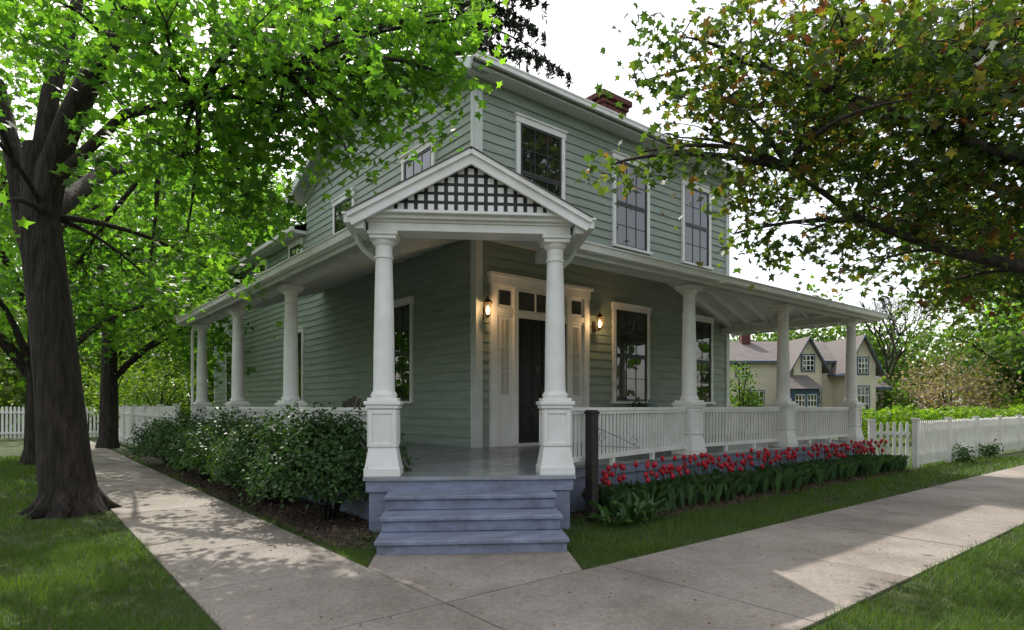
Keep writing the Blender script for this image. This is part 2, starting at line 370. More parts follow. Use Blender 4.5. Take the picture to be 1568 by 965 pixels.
def pedestal_col(bb,fx):
    M0=bb.M; bb.M=fx
    w=.165
    bb.box(-.215,.215,-.215,.215,DZ,DZ+.10,M_WHT)
    z0,z1=DZ+.10,DZ+.34
    P=[(-.205,-.205,z0),(.205,-.205,z0),(.205,.205,z0),(-.205,.205,z0),(-w,-w,z1),(w,-w,z1),(w,w,z1),(-w,w,z1)]
    bb.add(P,[(0,1,5,4),(1,2,6,5),(2,3,7,6),(3,0,4,7),(4,5,6,7)],M_WHT)
    bb.box(-w,w,-w,w,z1,1.47,M_WHT)
    for sx,sy in((0,-1),(0,1),(1,0),(-1,0)):
        for (a0,a1,c0,c1) in((-w,-w+.05,z1+.01,1.455),(w-.05,w,z1+.01,1.455),(-w+.05,w-.05,z1+.01,z1+.06),(-w+.05,w-.05,1.405,1.455)):
            if sx==0: bb.box(a0,a1,sy*w,sy*(w+.015),c0,c1,M_WHT)
            else: bb.box(sx*w,sx*(w+.015),a0,a1,c0,c1,M_WHT)
    bb.box(-.195,.195,-.195,.195,1.47,1.515,M_WHT); bb.box(-.215,.215,-.215,.215,1.515,1.56,M_WHT); bb.box(-.18,.18,-.18,.18,1.56,1.60,M_WHT)
    bb.M=M0
def shaft(bb,fx):
    M0=bb.M; bb.M=fx
    pr=[(.15,1.60),(.16,1.62),(.16,1.645),(.146,1.665),(.134,1.68),(.131,1.70),(.128,1.9)]
    for i in range(1,9):
        t=i/8; pr.append((.128-.026*t**1.6,1.9+(3.28-1.9)*t))
    pr+=[(.102,3.29),(.118,3.295),(.118,3.315),(.102,3.32),(.102,3.44),(.125,3.46),(.14,3.49),(.145,3.51)]
    bb.lathe(0,0,pr,M_WHT,28)
    bb.M=M0
def cap(bb,fx):
    M0=bb.M; bb.M=fx
    bb.box(-.16,.16,-.16,.16,3.51,3.555,M_WHT); bb.box(-.18,.18,-.18,.18,3.555,3.6,M_WHT); bb.M=M0
cols=[E@Matrix.Translation((-1.055,0,0)),E@Matrix.Translation((1.055,0,0))]
cols+=[Matrix.Translation((u,-3.65,0)) for u in(1.96,5.26,8.56)]
cols+=[Matrix.Translation((-3.44,v,0)) for v in(.79,4.09,7.39)]
b=B(); c=B()
for m in cols: pedestal_col(b,m); cap(b,m); shaft(c,m)
b.obj('column_pedestals',house,bevel=.006)
o=c.obj('column_shafts',house); autosmooth(o,35)
b=B()
def rail(bb,p,q,skip=.2,m=M_WHT):
    p=Vector((*p,0));q=Vector((*q,0));d=(q-p);L=d.length;d/=L;p=p+d*skip;L-=2*skip
    for z,w,h in((1.46,.10,.045),(1.415,.06,.045),(.80,.06,.06)):
        bb.beam(p+Vector((0,0,z)),p+d*L+Vector((0,0,z)),w,h,m)
    n=max(2,int(L/.098))
    for i in range(n):
        t=(i+.5)/n*L; c0=p+d*t
        bb.beam(c0+Vector((0,0,.83)),c0+Vector((0,0,1.393)),.03,.03,m,up=(d.x,d.y,0))
    for t in (L*.33,L*.67): bb.beam(p+d*t+Vector((0,0,DZ)),p+d*t+Vector((0,0,.77)),.06,.06,m,up=(d.x,d.y,0))
er=E_(1.055,0).to_2d(); el=E_(-1.055,0).to_2d()
rail(b,er,(1.96,-3.65)); rail(b,(1.96,-3.65),(5.26,-3.65)); rail(b,(5.26,-3.65),(8.56,-3.65)); rail(b,(8.7,-3.6),(8.7,-.05))
rail(b,el,(-3.44,.79)); rail(b,(-3.44,.79),(-3.44,4.09)); rail(b,(-3.44,4.09),(-3.44,7.39)); rail(b,(-3.4,7.5),(-.05,7.5))
b.obj('porch_railing',house)
# porch roof
eR,eL=-4.05,-3.84; hE,hW=3.74,5.12; UE=9.3; UH=UE-4.05
gx=1.37
rj=li(E_(gx,0).to_2d(),ey,(0,eR),(1,0)); lj=li(E_(-gx,0).to_2d(),ey,(eL,0),(0,1))
hp=li((0,0),(eL,eR),rj,(lj[0]-rj[0],lj[1]-rj[1]))
def hr(v): return hW-(hW-hE)*(v/eR)
def hl(u): return hW-(hW-hE)*(u/eL)
def he(u): return hW-(hW-hE)*((u-UH)/(UE-UH))
b=B()
def slab(bb,pts,t,mt,mb):
    n=len(pts); lo=[(p[0],p[1],p[2]-t) for p in pts]
    bb.add(list(pts),[tuple(range(n))],mt); bb.add(lo,[tuple(range(n))[::-1]],mb)
    bb.add(list(pts)+lo,[(i,(i+1)%n,(i+1)%n+n,i+n) for i in range(n)],M_TRM)
slab(b,[(0,0,hW),(hp[0],hp[1],hr(hp[1])),(rj[0],rj[1],hE),(UE,eR,hE),(UH,0,hW)],.07,M_SHG,M_CEIL)
slab(b,[(UH,-.002,hW),(UE,eR,hE),(UE,-.002,hE)],.07,M_SHG,M_CEIL)
slab(b,[(0,0,hW),(0,7.8,hW),(eL,7.8,hE),(lj[0],lj[1],hE),(hp[0],hp[1],hl(hp[0]))],.07,M_SHG,M_CEIL)
b2=B(E)
Ei=E.inverted()
yr=(Ei@Vector((*rj,0))).y; yl=(Ei@Vector((*lj,0))).y
AP=4.50; RE=3.75; YF=-.36
slab(b2,[(0,YF,AP),(gx,YF,RE),(gx,yr,RE),(0,2.35,AP)][::-1],.06,M_SHG,M_CEIL)
slab(b2,[(0,YF,AP),(0,2.35,AP),(-gx,yl,RE),(-gx,YF,RE)][::-1],.06,M_SHG,M_CEIL)
for s in(-1,1):
    sl=Vector((s*gx,0,RE-AP)); 
    p=Vector((0,YF-.02,AP-.075)); q=p+sl*1.03
    b2.beam(p,q,.045,.15,M_WHT)
    p=Vector((0,YF-.055,AP-.015)); q=p+sl*1.045; b2.beam(p,q,.05,.06,M_WHT)
    p=Vector((0,YF-.06,AP+.022)); q=p+sl*1.05; b2.beam(p,q,.07,.015,M_SHG)
    ye=yr if s>0 else yl
    b2.box(s*(gx-.02),s*(gx+.10),YF-.03,ye,RE-.13,RE-.02,M_WHT); b2.box(s*(gx-.01),s*(gx+.12),YF-.045,ye,RE-.035,RE-.008,M_WHT)
    b2.box(s*(gx-.12),s*(gx-.02),YF+.02,ye,RE-.18,RE-.07,M_TRM)
    b2.box(s*.98,s*1.13,.16,1.4 if s>0 else .9,3.601,3.74,M_TRM)
    b2.tube(bez((s*(gx+.04),ye-.12,RE-.12),(s*(gx+.02),ye-.05,RE-.32),(s*(gx-.25),ye+.1,RE-.42),6),[.035]*6,M_TRM,8)
b2.box(-1.22,1.22,-.17,.17,3.602,3.70,M_WHT)
b2.box(-1.25,1.25,-.20,.20,3.70,3.73,M_WHT)
b2.box(-1.27,1.27,-.26,.12,3.73,3.775,M_WHT)
b2.box(-1.29,1.29,-.33,.10,3.775,3.81,M_WHT)
th=3.812; slope=(AP-RE)/gx; M_TYM=mat('dark_tympanum',(.035,.035,.04),(.025,.025,.03),rough=.6)
hw=(AP-.08-th)/slope; YT=-.285
b2.add([(-hw,YT,th),(hw,YT,th),(0,YT,AP-.08)],[(0,1,2)],M_TYM)
px=.118;pz=.108
for r in range(6):
    z=th+.008+r*pz
    for i in range(-10,11):
        x=i*px; zb=z; top=z+.070
        lim_=AP-.075-(abs(x)+.036)*slope
        top=min(top,lim_)
        if top-zb>.02: b2.box(x-.036,x+.036,YT-.001,YT-.014,zb,top,M_WHT)
b2.obj('entry_gable',house,bevel=.003)
def seg2(bb,p,q,z,w,h,m): bb.beam((*p,z),(*q,z),w,h,m)
seg2(b,(-1.45,-3.65),(8.75,-3.65),3.685,.20,.165,M_TRM)
seg2(b,(8.78,-3.5),(8.78,-.02),3.665,.18,.165,M_TRM)
seg2(b,(-3.44,-2.6),(-3.44,7.55),3.685,.20,.165,M_TRM)
seg2(b,(rj[0],eR+.03),(UE,eR+.03),hE-.09,.03,.16,M_TRM)
seg2(b,(UE-.03,eR+.05),(UE-.03,0),hE-.09,.03,.16,M_TRM)
seg2(b,(eL+.03,lj[1]),(eL+.03,7.8),hE-.09,.03,.16,M_TRM)
seg2(b,(rj[0],eR-.055),(UE+.1,eR-.055),hE-.055,.11,.10,M_WHT); seg2(b,(rj[0],eR-.065),(UE+.12,eR-.065),hE,.14,.022,M_WHT)
seg2(b,(UE+.055,eR),(UE+.055,0),hE-.055,.11,.10,M_WHT)
seg2(b,(eL-.055,lj[1]),(eL-.055,7.85),hE-.055,.11,.10,M_WHT); seg2(b,(eL-.065,lj[1]),(eL-.065,7.86),hE,.14,.022,M_WHT)
u=-.4
while u<9.2:
    v0_=-.03 if u<UH else -(u-UH)-.05
    b.beam((u,v0_,hr(v0_)-.13),(u,eR+.1,hr(eR+.1)-.13),.05,.12,M_TRM); u+=.66
v=-.35
while v>-3.9:
    us=UH-v*1.0+.03; b.beam((us,v,he(us)-.13),(UE-.05,v,he(UE-.05)-.13),.05,.12,M_WHT); v-=.55
b.beam((UH,-.02,hW-.14),(UE-.1,eR+.1,hE-.12),.07,.15,M_WHT)
v=.4
while v<7.8:
    b.beam((-.03,v,hl(0)-.13),(eL+.1,v,hl(eL+.1)-.13),.05,.12,M_TRM); v+=.82
b.beam((-.05,-.05,hW-.14),(hp[0],hp[1],hr(hp[1])-.14),.08,.15,M_TRM)
for fr in (.35,.65): 
    b.beam((-.5,eR*fr,hr(eR*fr)-.085),(UH+4.05*fr,eR*fr,hr(eR*fr)-.085),.10,.03,M_WHT)
b.beam((.0,7.83,hW-.05),(eL-.1,7.83,hE-.05),.04,.2,M_WHT)
b.box(0.03,UH,-.05,-.036,4.86,5.0,M_TRM)
b.tube([(-3.6,7.62,3.6),(-3.62,7.62,3.3),(-3.62,7.62,.1)],[.035]*3,M_WHT,8)
b.obj('porch_roof',house,bevel=.004)
# ------------------------------------------------------------------ lanterns
def lantern(u,z):
    e=empty('wall_lantern',W(u,-.05,z),A)
    b=B(); b.box(-.05,.05,.0,.035,-.12,.12,M_BRASS); b.tube(bez((0,0,-.02),(0,-.16,-.16),(0,-.18,-.06),6),[.012]*6,M_BRASS,6)
    b.lathe(0,-.18,[(.02,-.09),(.05,-.06),(.055,-.04)],M_BRASS,8)
    b.lathe(0,-.18,[(.10,.20),(.085,.22),(.05,.27),(.02,.30),(.012,.34)],M_BRASS,8)
    for i in range(6):
        a=i*math.pi/3; b.beam((.05*math.cos(a),-.18+.05*math.sin(a),-.05),(.085*math.cos(a),-.18+.085*math.sin(a),.2),.009,.009,M_BRASS)
    b.obj('lantern_frame',e)
    g=B(); g.lathe(0,-.18,[(.012,-.04),(.03,.0),(.036,.05),(.026,.10),(.006,.15)],M_LAMP,10); g.obj('lantern_flame',e)
    l=bpy.data.lights.new('lantern_bulb','POINT'); l.energy=9; l.color=(1,.6,.28); l.shadow_soft_size=.04
    lo=bpy.data.objects.new('lantern_bulb',l); COL.objects.link(lo); lo.parent=e; lo.location=(0,-.30,.08)
lantern(.12,3.36); lantern(3.37,3.36)
# ------------------------------------------------------------------ chairs, pots
def chair(loc,rz,m):
    e=empty('adirondack_chair',loc,rz); b=B()
    for i in range(5):
        x=-.24+.12*i; h=1.05-.05*abs(i-2)
        b.beam((x,.22,.3),(x*1.15,.48,h),.10,.02,m,up=(0,1,.3))
    for i in range(5): b.box(-.28,.28,-.3+.11*i,-.2+.11*i,.40-.03*i,.42-.03*i,m)
    for s in(-1,1):
        b.box(s*.28,s*.33,-.34,-.26,0,.58,m); b.beam((s*.3,-.36,.6),(s*.33,.36,.6),.12,.025,m); b.beam((s*.29,-.3,.36),(s*.29,.55,.06),.03,.12,m)
    b.box(-.3,.3,.40,.43,.62,.7,m)
    b.obj('chair_slats',e,bevel=.004)
chair(W(-2.2,1.7,DZ),A+math.radians(-70),M_CHAIR)
chair(W(5.1,-.9,DZ),A+math.radians(15),M_TEAL)
e=empty('potted_plant',W(4.5,-.45,DZ),A); b=B(); b.lathe(0,0,[(.12,0),(.18,.3),(.2,.3),(.2,.36),(.17,.36)],M_TERRA,14); b.tube([(0,0,.3),(0,0,.7)],[.02,.01],M_BARK,6); b.obj('pot',e)
p=inball(220)*np.array([.34,.28,.16])+np.array([0,0,.80]); leaves('plant_leaves',p,rng.uniform(.06,.1,220),rng.random(220),OVAL,L_SHRUB,e)
# ------------------------------------------------------------------ post with ironwork
e=empty('square_post',(1.04,8.0,0),A); b=B(); b.box(-.062,.062,-.062,.062,0,1.40,M_BROWN); b.box(-.075,.075,-.075,.075,1.40,1.43,M_BROWN); b.box(-.06,.06,-.06,.06,1.43,1.45,M_BROWN)
b.tube(bez((.07,0,1.22),(.5,0,1.1),(.95,0,.92),8),[.009]*8,M_IRON,6); b.tube([(.07,0,.98),(.98,0,.91)],[.008,.008],M_IRON,6)
def spiral(cx,cz,r,s):
    return [(cx+s*r*(1-t*.75)*math.cos(t*9),0,cz+r*(1-t*.75)*math.sin(t*9)) for t in [i/17 for i in range(18)]]
b.tube(spiral(.2,1.08,.08,1),[.007]*18,M_IRON,5); b.tube(spiral(.86,1.02,.08,-1),[.007]*18,M_IRON,5)
b.obj('post_and_scroll',e,bevel=.004)
# ------------------------------------------------------------------ ground, walks, beds
b=B(); b.add([(-600,-600,0),(600,-600,0),(600,600,0),(-600,600,0)],[(0,1,2,3)],M_GROUND); b.obj('ground')
b=B(H)
b.add([(-17.5,-20,.004),(70,-20,.004),(70,-13,.004),(-10.5,-13,.004)],[(0,1,2,3)],M_ASPH)
b.add([(-17.5,-20,.004),(-10.5,-13,.004),(-10.5,70,.004),(-17.5,70,.004)],[(0,1,2,3)],M_ASPH)
b.box(-10.45,-10.3,-12.8,70,0,.13,M_CONC); b.box(-10.3,70,-12.95,-12.8,0,.13,M_CONC)
b.obj('street')
u0,u1,v0,v1=-6.15,-4.7,-8.1,-6.15
b=B(H); b.prism([(u0,v0),(60,v0),(60,v1),(u1,v1),(u1,60),(u0,60)],.0,.006,M_JOINT)
g=.007
def slabq(x0,x1,y0,y1,k): b.box(x0+g,x1-g,y0+g,y1-g,.0,.022+random.uniform(-.0015,.0015),M_CONC if k%2 else M_CONC2)
slabq(u0,u1,v0,v1,0)
x=u1;k=1
while x<58: slabq(x,x+1.75,v0,v1,k+(random.random()<.3)); x+=1.75;k+=1
y=v1;k=1
while y<58: slabq(u0,u1,y,y+1.5,k+(random.random()<.3)); y+=1.5;k+=1
a0=E_(-.97,-1.40).to_2d(); a1=E_(.97,-1.40).to_2d()
ar=li(a1,ey,(0,v1),(1,0)); al=li(a0,ey,(u1,0),(0,1))
b.prism([tuple(a0),al,(u1+g,v1+g),(ar[0],ar[1]+g),tuple(a1)],0,.0225,M_CONC)
b.obj('sidewalk')
b=B(H)
b.prism([(-1.3,-3.9),(-1.3,-4.95),(8.9,-4.85),(8.9,-3.9)],0,.012,M_MULCH)
lq=E_(-1.2,-.9).to_2d()
b.prism([(-3.7,-3.0),(-3.7,12),(-4.62,12),(-4.62,-3.6),(-4.3,-4.2),(lq[0],lq[1])],0,.012,M_MULCH)
b.obj('mulch_bed')
Hn=np.array(H)
def loc2w(u,v,z): return np.stack([Hn[0,0]*u+Hn[0,1]*v+Hn[0,3],Hn[1,0]*u+Hn[1,1]*v+Hn[1,3],z],1)
n=9000
uu=np.concatenate([rng.uniform(-4.62,-3.6,n//2),rng.uniform(-1.2,8.8,n//2)]); vv=np.concatenate([rng.uniform(-4.0,8,n//2),rng.uniform(-4.9,-3.9,n//2)])
M_CHIP=leafmat('chips',[(0,(.04,.027,.018)),(1,(.18,.125,.08))],.02,1.0,.9)
leaves('mulch_chips',loc2w(uu,vv,rng.uniform(.012,.03,n)),rng.uniform(.02,.06,n),rng.random(n),QUAD,M_CHIP,bias=1.5)
n=1600; P=np.stack([rng.uniform(-6,8,n),rng.uniform(3.3,13,n),np.full(n,.027)],1)
leaves('fallen_leaf_litter',P,rng.uniform(.008,.028,n),rng.random(n),QUAD,M_CHIP,bias=3)
# ------------------------------------------------------------------ grass blades
En=np.array(EW.inverted())
def is_hard(u,v,P):
    h=((u>u0)&(u<u1)&(v>v0))|((v>v0)&(v<v1)&(u>u0))
    ex=En[0,0]*P[:,0]+En[0,1]*P[:,1]+En[0,3]; eyy=En[1,0]*P[:,0]+En[1,1]*P[:,1]+En[1,3]
    h|=(np.abs(ex)<.985)&(eyy<-.2)&(eyy>-4.5)&(u>u1-.1)&(v>v1-.1)
    h|=(np.abs(ex)<1.25)&(eyy>-.3)&(eyy<1)
    h|=(u>-3.75)&(v>-3.95)&(u<8.9)
    h|=(u>-1.3)&(v>-4.9)&(u<8.9)&(v<-3.8)
    h|=(u<-3.6)&(u>-4.6)&(v>-3.5)
    dt=np.hypot(P[:,0]+6.2,P[:,1]-8.65); h|=(dt<.58+.12*np.sin(P[:,0]*9)+rng.exponential(.12,len(dt)))
    return h
def grass(X0,X1,Y0,Y1,dens):
    n=int((X1-X0)*(Y1-Y0)*dens); P=np.stack([rng.uniform(X0,X1,n),rng.uniform(Y0,Y1,n),np.zeros(n)],1)
    P=P[np.abs(P[:,0])<P[:,1]*.86+.6]
    d=P[:,:2]-np.array([C.x,C.y]); u=d@np.array([dr.x,dr.y]); v=d@np.array([dl.x,dl.y])
    jj=rng.normal(0,.022,(2,len(u)))
    return P[~is_hard(u+jj[0],v+jj[1],P)]
gp=[];gh=[]
for (a,dens,h,w) in (((-6,6,3.2,6.5),4200,.06,.0055),((-10,10,6.5,10),1500,.06,.009),((-16,16,10,18),400,.075,.018)):
    P=grass(a[0],a[1],a[2],a[3],dens); gp.append(P); gh.append(np.tile([h,w],(len(P),1)))
P=np.concatenate(gp); hh=np.concatenate(gh); n=len(P)
cl=np.sin(P[:,0]*2.3+1.3*np.sin(P[:,1]*1.7))*np.sin(P[:,1]*2.9+P[:,0])+.5*np.sin(P[:,0]*7.1+P[:,1]*3)*np.sin(P[:,1]*8.3)
keep=rng.random(n)<(.82+.18*cl); P=P[keep];hh=hh[keep];cl=cl[keep];n=len(P)
ang=rng.uniform(0,6.283,n); lean=rng.uniform(0,1.1,n); hgt=hh[:,0]*rng.uniform(.4,1.5,n)*(1+.3*cl)
ww=hh[:,1]*rng.uniform(.7,1.3,n)
dx=np.stack([np.cos(ang),np.sin(ang),0*ang],1); dy=np.stack([-np.sin(ang),np.cos(ang),0*ang],1)
v=np.empty((n,3,3)); v[:,0]=P-dx*ww[:,None]/2; v[:,1]=P+dx*ww[:,None]/2; v[:,2]=P+dy*(lean*hgt)[:,None]+np.array([0,0,1])*hgt[:,None]
polys('grass',v.reshape(-1,3),n,3,.42+.22*cl+rng.normal(0,.2,n),L_GRASS)
# ------------------------------------------------------------------ tulips
e=empty('tulip_bed'); b=B(); tv=[];tr=[]
for i in range(440):
    flower=i<210
    u=rng.uniform(-1.1,8.7); v=rng.uniform(-4.55,-4.0) if flower else rng.uniform(-4.8,-4.05); p=W(u,v,0); h=rng.uniform(.40,.66)
    if flower:
        lx,ly=rng.normal(0,.04,2); top=Vector((p.x+lx,p.y+ly,h))
        b.tube([p,(p+top)/2,top],[.005,.005,.004],L_TUL,5)
        r=rng.uniform(.024,.035)
        b.lathe(top.x,top.y,[(a_,top.z+z_) for a_,z_ in [(.008,0),(r,.018),(r*1.12,.042),(r*.9,.068),(r*.5,.085)]],M_PINK,7)
    for k in range(5):
        a_=rng.uniform(0,6.28); L=rng.uniform(.22,.44); w=rng.uniform(.025,.05); d=np.array([math.cos(a_),math.sin(a_),0]); s_=np.array([-d[1],d[0],0]); pp=np.array(p)
        z_=np.array([0,0,1.]); o_=rng.uniform(.4,1.4)
        tv.append([pp-s_*w*.5,pp+d*.05*o_-s_*w+z_*L*.5,pp+d*L*.2*o_-s_*w*.6+z_*L*.82,pp+d*L*.5*o_+z_*L*.95,pp+d*L*.2*o_+s_*w*.6+z_*L*.82,pp+d*.05*o_+s_*w+z_*L*.5]); tr.append(rng.random())
o=b.obj('tulip_flowers',e); autosmooth(o,60)
tv=np.array(tv); polys('tulip_leaves',tv.reshape(-1,3),len(tv),6,np.array(tr),L_TUL,e)
e=empty('hosta_plant'); hv=[];hr_=[]
for (cx,cy) in ((1.25,7.6),(1.5,7.8),(1.75,8.0)):
    for k in range(26):
        a_=rng.uniform(0,6.28); L=rng.uniform(.10,.26); w=rng.uniform(.04,.08); d=np.array([math.cos(a_),math.sin(a_),0]); s_=np.array([-d[1],d[0],0]); pp=np.array([cx,cy,0])+d*.05+rng.normal(0,.04,3)*np.array([1,1,0])
        z=rng.uniform(.4,1.6)
        q=lambda t,s,zz:pp+d*L*t+s_*w*s+np.array([0,0,L*zz*z])
        hv.append([q(0,0,0),q(.35,.55,.7),q(.75,.6,.95),q(1.1,0,.8),q(.75,-.6,.95),q(.35,-.55,.7)]); hr_.append(rng.random())
hv=np.array(hv); polys('hosta_leaves',hv.reshape(-1,3),len(hv),6,np.array(hr_),L_TUL,e)
# ------------------------------------------------------------------ shrubs
def shrub(x,y,r,h,n,leaf=.062,m=L_SHRUB,name='shrub'):
    e=empty(name,(x,y,0))
    ncl=max(6,int(n/26)); d=rng.normal(size=(ncl,3)); d/=np.linalg.norm(d,axis=1)[:,None]; d[:,2]=np.abs(d[:,2])*1.0-.12
    rr=rng.uniform(.58,1.12,ncl)+.12*np.sin(d[:,0]*5+x)+.10*np.sin(d[:,1]*6+y)
    cc=d*rr[:,None]*np.array([r,r,h*.62])+np.array([0,0,h*.40])
    off=rng.normal(size=(ncl,26,3))*.085
    p=(cc[:,None,:]+off).reshape(-1,3); p[:,2]=np.maximum(p[:,2],.03)
    tone=np.repeat(rng.normal(.45,.2,ncl),26)+rng.normal(0,.15,ncl*26)
    leaves('shrub_leaves',p,leaf*rng.uniform(.7,1.3,len(p)),tone,OVAL,m,e,bias=.5,nrm=np.repeat(d,26,0)*.8)
    b=B()
    for i in range(14):
        k=rng.integers(ncl); q=cc[k]; b.tube(bez((q[0]*.1,q[1]*.1,0),(q[0]*.3,q[1]*.3,q[2]*.6),tuple(q),5),[.018,.015,.012,.009,.005] if h>.5 else [.004]*5,M_BARK,5)
    b.obj('shrub_stems',e)
shrub(-2.45,8.1,.88,1.38,15000)
shrub(-3.7,9.35,.68,1.18,8000)
for (u,v,r,h) in ((-4.15,.4,.66,1.15),(-4.15,1.9,.75,1.3),(-4.2,3.5,.7,1.15),(-4.2,5.3,.85,1.35),(-4.2,7.2,.75,1.15)):
    p=W(u,v); shrub(p.x,p.y,r,h,6000)
# ------------------------------------------------------------------ fences
def fence(name,p,q,h,sp=.14,pw=.07,m=M_WHT,post=2.4):
    e=empty(name); b=B(); p=Vector((p[0],p[1],0));q=Vector((q[0],q[1],0));d=q-p;L=d.length;d/=L;n=Vector((-d.y,d.x,0))
    N=int(L/sp)
    for i in range(N):
        c0=p+d*(i+.5)*L/N; hh_=h-.0+random.uniform(-.012,.012)
        b.beam(c0+Vector((0,0,.08)),c0+Vector((0,0,hh_-.06)),pw,.02,m,up=tuple(n))
        a_=c0+d*pw/2;c_=c0-d*pw/2;o=n*.01
        t=c0+Vector((0,0,hh_))
        z=Vector((0,0,hh_-.06)); b.add([a_+z+o,c_+z+o,t+o,a_+z-o,c_+z-o,t-o],[(0,1,2),(5,4,3),(0,2,5,3),(1,4,5,2)],m)
    for z in(.3,h-.28): b.beam(p+Vector((0,0,z))+n*.032,q+Vector((0,0,z))+n*.032,.04,.08,m)
    k=0
    while k<=L+.01:
        c0=p+d*k; b.beam(c0,c0+Vector((0,0,h+.02)),.12,.12,m,up=tuple(n)); b.beam(c0+Vector((0,0,h+.02)),c0+Vector((0,0,h+.06)),.16,.16,m,up=tuple(n)); k+=post
    b.obj('pickets',e)
f0=W(9.57,-4.7); fence('picket_fence',f0,W(34,-4.7),1.15)
fence('picket_fence',W(8.98,-3.95),W(9.5,-4.62),1.12,post=5)
fence('picket_fence',W(-3.8,8.6),W(-3.9,24),1.5,.13,.09)
fence('picket_fence',W(-4.0,24),W(-12,27),1.5,.15,.09)
for (u_,h_) in ((12.2,.4),(14.6,.45)):
    p=W(u_,-4.95); shrub(p.x,p.y,.18,h_,400,.07,L_SHRUB,'fence_vine')
# ------------------------------------------------------------------ trees
def tree(name,trunk,tr,limbs,blobs,flatr,dens,per,spread,lsz,lm,bark,forks,twig=.35):
    e=empty(name,trunk[0]); off=-Vector(trunk[0])
    b=B(Matrix.Translation(off))
    b.tube(trunk,tr,bark,18,.06)
    for (pts,rads) in limbs: b.tube(pts,rads,bark,10,.06)
    c,r,cc=canopy(blobs,dens,per,spread,flatr)
    for bi,bl in enumerate(blobs):
        x,y,z=bl[:3]
        c0=Vector((x,y,z)); f=min(forks,key=lambda q:(Vector(q)-c0).length+ (0 if q[2]<z+.3 else 1.5)); f=Vector(f)
        midp=(f+c0)/2+Vector((random.uniform(-.3,.3),random.uniform(-.3,.3),(c0-f).length*.13))
        pl=bez(f,midp,c0,8); R=.022+.012*(c0-f).length
        b.tube(pl,[R*(1-.75*i/7) for i in range(8)],bark,6)
        for q in cc[bi]:
            if random.random()<twig:
                s=pl[random.randint(4,7)]; q=Vector(q); mm=(s+q)/2+Vector((0,0,.08)); b.tube([s,mm,q],[.010,.007,.003],bark,4)
    o=b.obj('trunk_and_branches',e); autosmooth(o,80)
    c=c+np.array(off)
    leaves('leaf_crown',c,lsz*rng.uniform(.65,1.25,len(c)),r,MAPLE,lm,e,bias=.9)
BLL=[(-1.14,8,6.5,.85),(-1.55,8.1,5.75,.85),(-1.9,8,5.2,.55),(-.85,7.9,5.75,.45),(-.75,8.1,6.6,.45),(-2.6,8,6.2,1.15),(-2.45,7.9,5.0,.55),(-3.44,8,6.0,1.2),(-3.2,8,4.9,.8),(-2.1,7.8,4.75,.3),
(-1.3,8.4,6.2,.6),(-2.0,8.3,5.9,.7),(-2.9,8.2,5.4,.75),(-1.0,8.6,7.0,.7),
(-3.5,8.2,4.25,.6),(-4.3,8,4.75,1.1),(-4.4,9.0,6.1,1.1),(-4.4,8.3,3.8,.65),(-5.2,9.2,5.4,.7),(-4.9,10,3.7,.7),(-6.2,10.4,3.7,.7,.7),(-8.0,9.6,4.8,.9,.8),
(-8.2,9.0,6.6,1.1,.8),(-5.6,6.6,3.6,.4),(-3.9,12.6,8.6,1.3,.7),(-9.4,13,6.0,1.5,.8),(-9.6,13.5,9.4,1.8,.7),(-9.8,13.5,4.2,1.2),(-8.3,14.0,4.3,.9,.8),(-5.6,13.0,6.3,.8,.7),
(-4.5,7.0,6.0,.9),(-5.5,7.1,6.3,.9),(-6.5,7.0,6.0,.8),(-6.3,6.9,4.9,.45,.8),
(-3.6,6.4,5.5,.65),(-2.3,6.4,5.5,.6),(-1.5,6.3,5.3,.4),(-3.3,10.2,8.0,1.4),(-2.0,9.0,7.4,.9)]
tree('maple_tree',[(-6.2,8.65,-.1),(-6.22,8.65,.08),(-6.25,8.65,.25),(-6.3,8.65,.7),(-6.40,8.65,1.8),(-6.5,8.65,2.8),(-6.60,8.65,3.6),(-6.66,8.65,4.3),(-6.75,8.7,5.2)],
 [.50,.41,.355,.31,.275,.255,.255,.23,.15],
 [([(-6.62,8.65,4.0),(-6.45,8.6,4.8),(-6.1,8.5,5.5),(-5.55,8.4,6.4),(-4.95,8.3,7.3),(-4.3,8.3,8.3)],[.19,.18,.165,.14,.115,.08]),
  ([(-6.6,8.65,3.3),(-6.95,8.8,4.0),(-7.25,9,4.9),(-7.8,9.3,6.4)],[.19,.165,.13,.1]),
  ([(-6.7,8.7,4.6),(-6.7,8.9,6.0),(-6.5,9.2,7.6)],[.15,.12,.08]),
  ([(-6.3,8.55,4.7),(-5.3,8.4,5.5),(-4.2,8.2,5.6),(-3.0,8,5.9)],[.08,.065,.05,.03]),
  ([(-6.6,8.7,4.2),(-7,10.5,5.5),(-7.2,12.5,6.5)],[.14,.11,.07])]+
 [([(-6.22+.22*math.cos(t),8.65+.22*math.sin(t),.26),(-6.22+.42*math.cos(t),8.65+.42*math.sin(t),.06),(-6.22+.66*math.cos(t),8.65+.66*math.sin(t),-.04)],[.14,.09,.03]) for t in (-2.9,-1.9,-1.1,-.3,.6,2.2)],
 BLL,.74,17,13,.17,.13,L_GREEN,M_BARK,[(-5.55,8.4,6.4),(-4.95,8.3,7.3),(-4.2,8.2,5.6),(-3.0,8,5.9),(-7.25,9,4.9),(-6.5,9.2,7.0),(-7.2,12.5,6.5),(-6.6,8.7,4.2)])
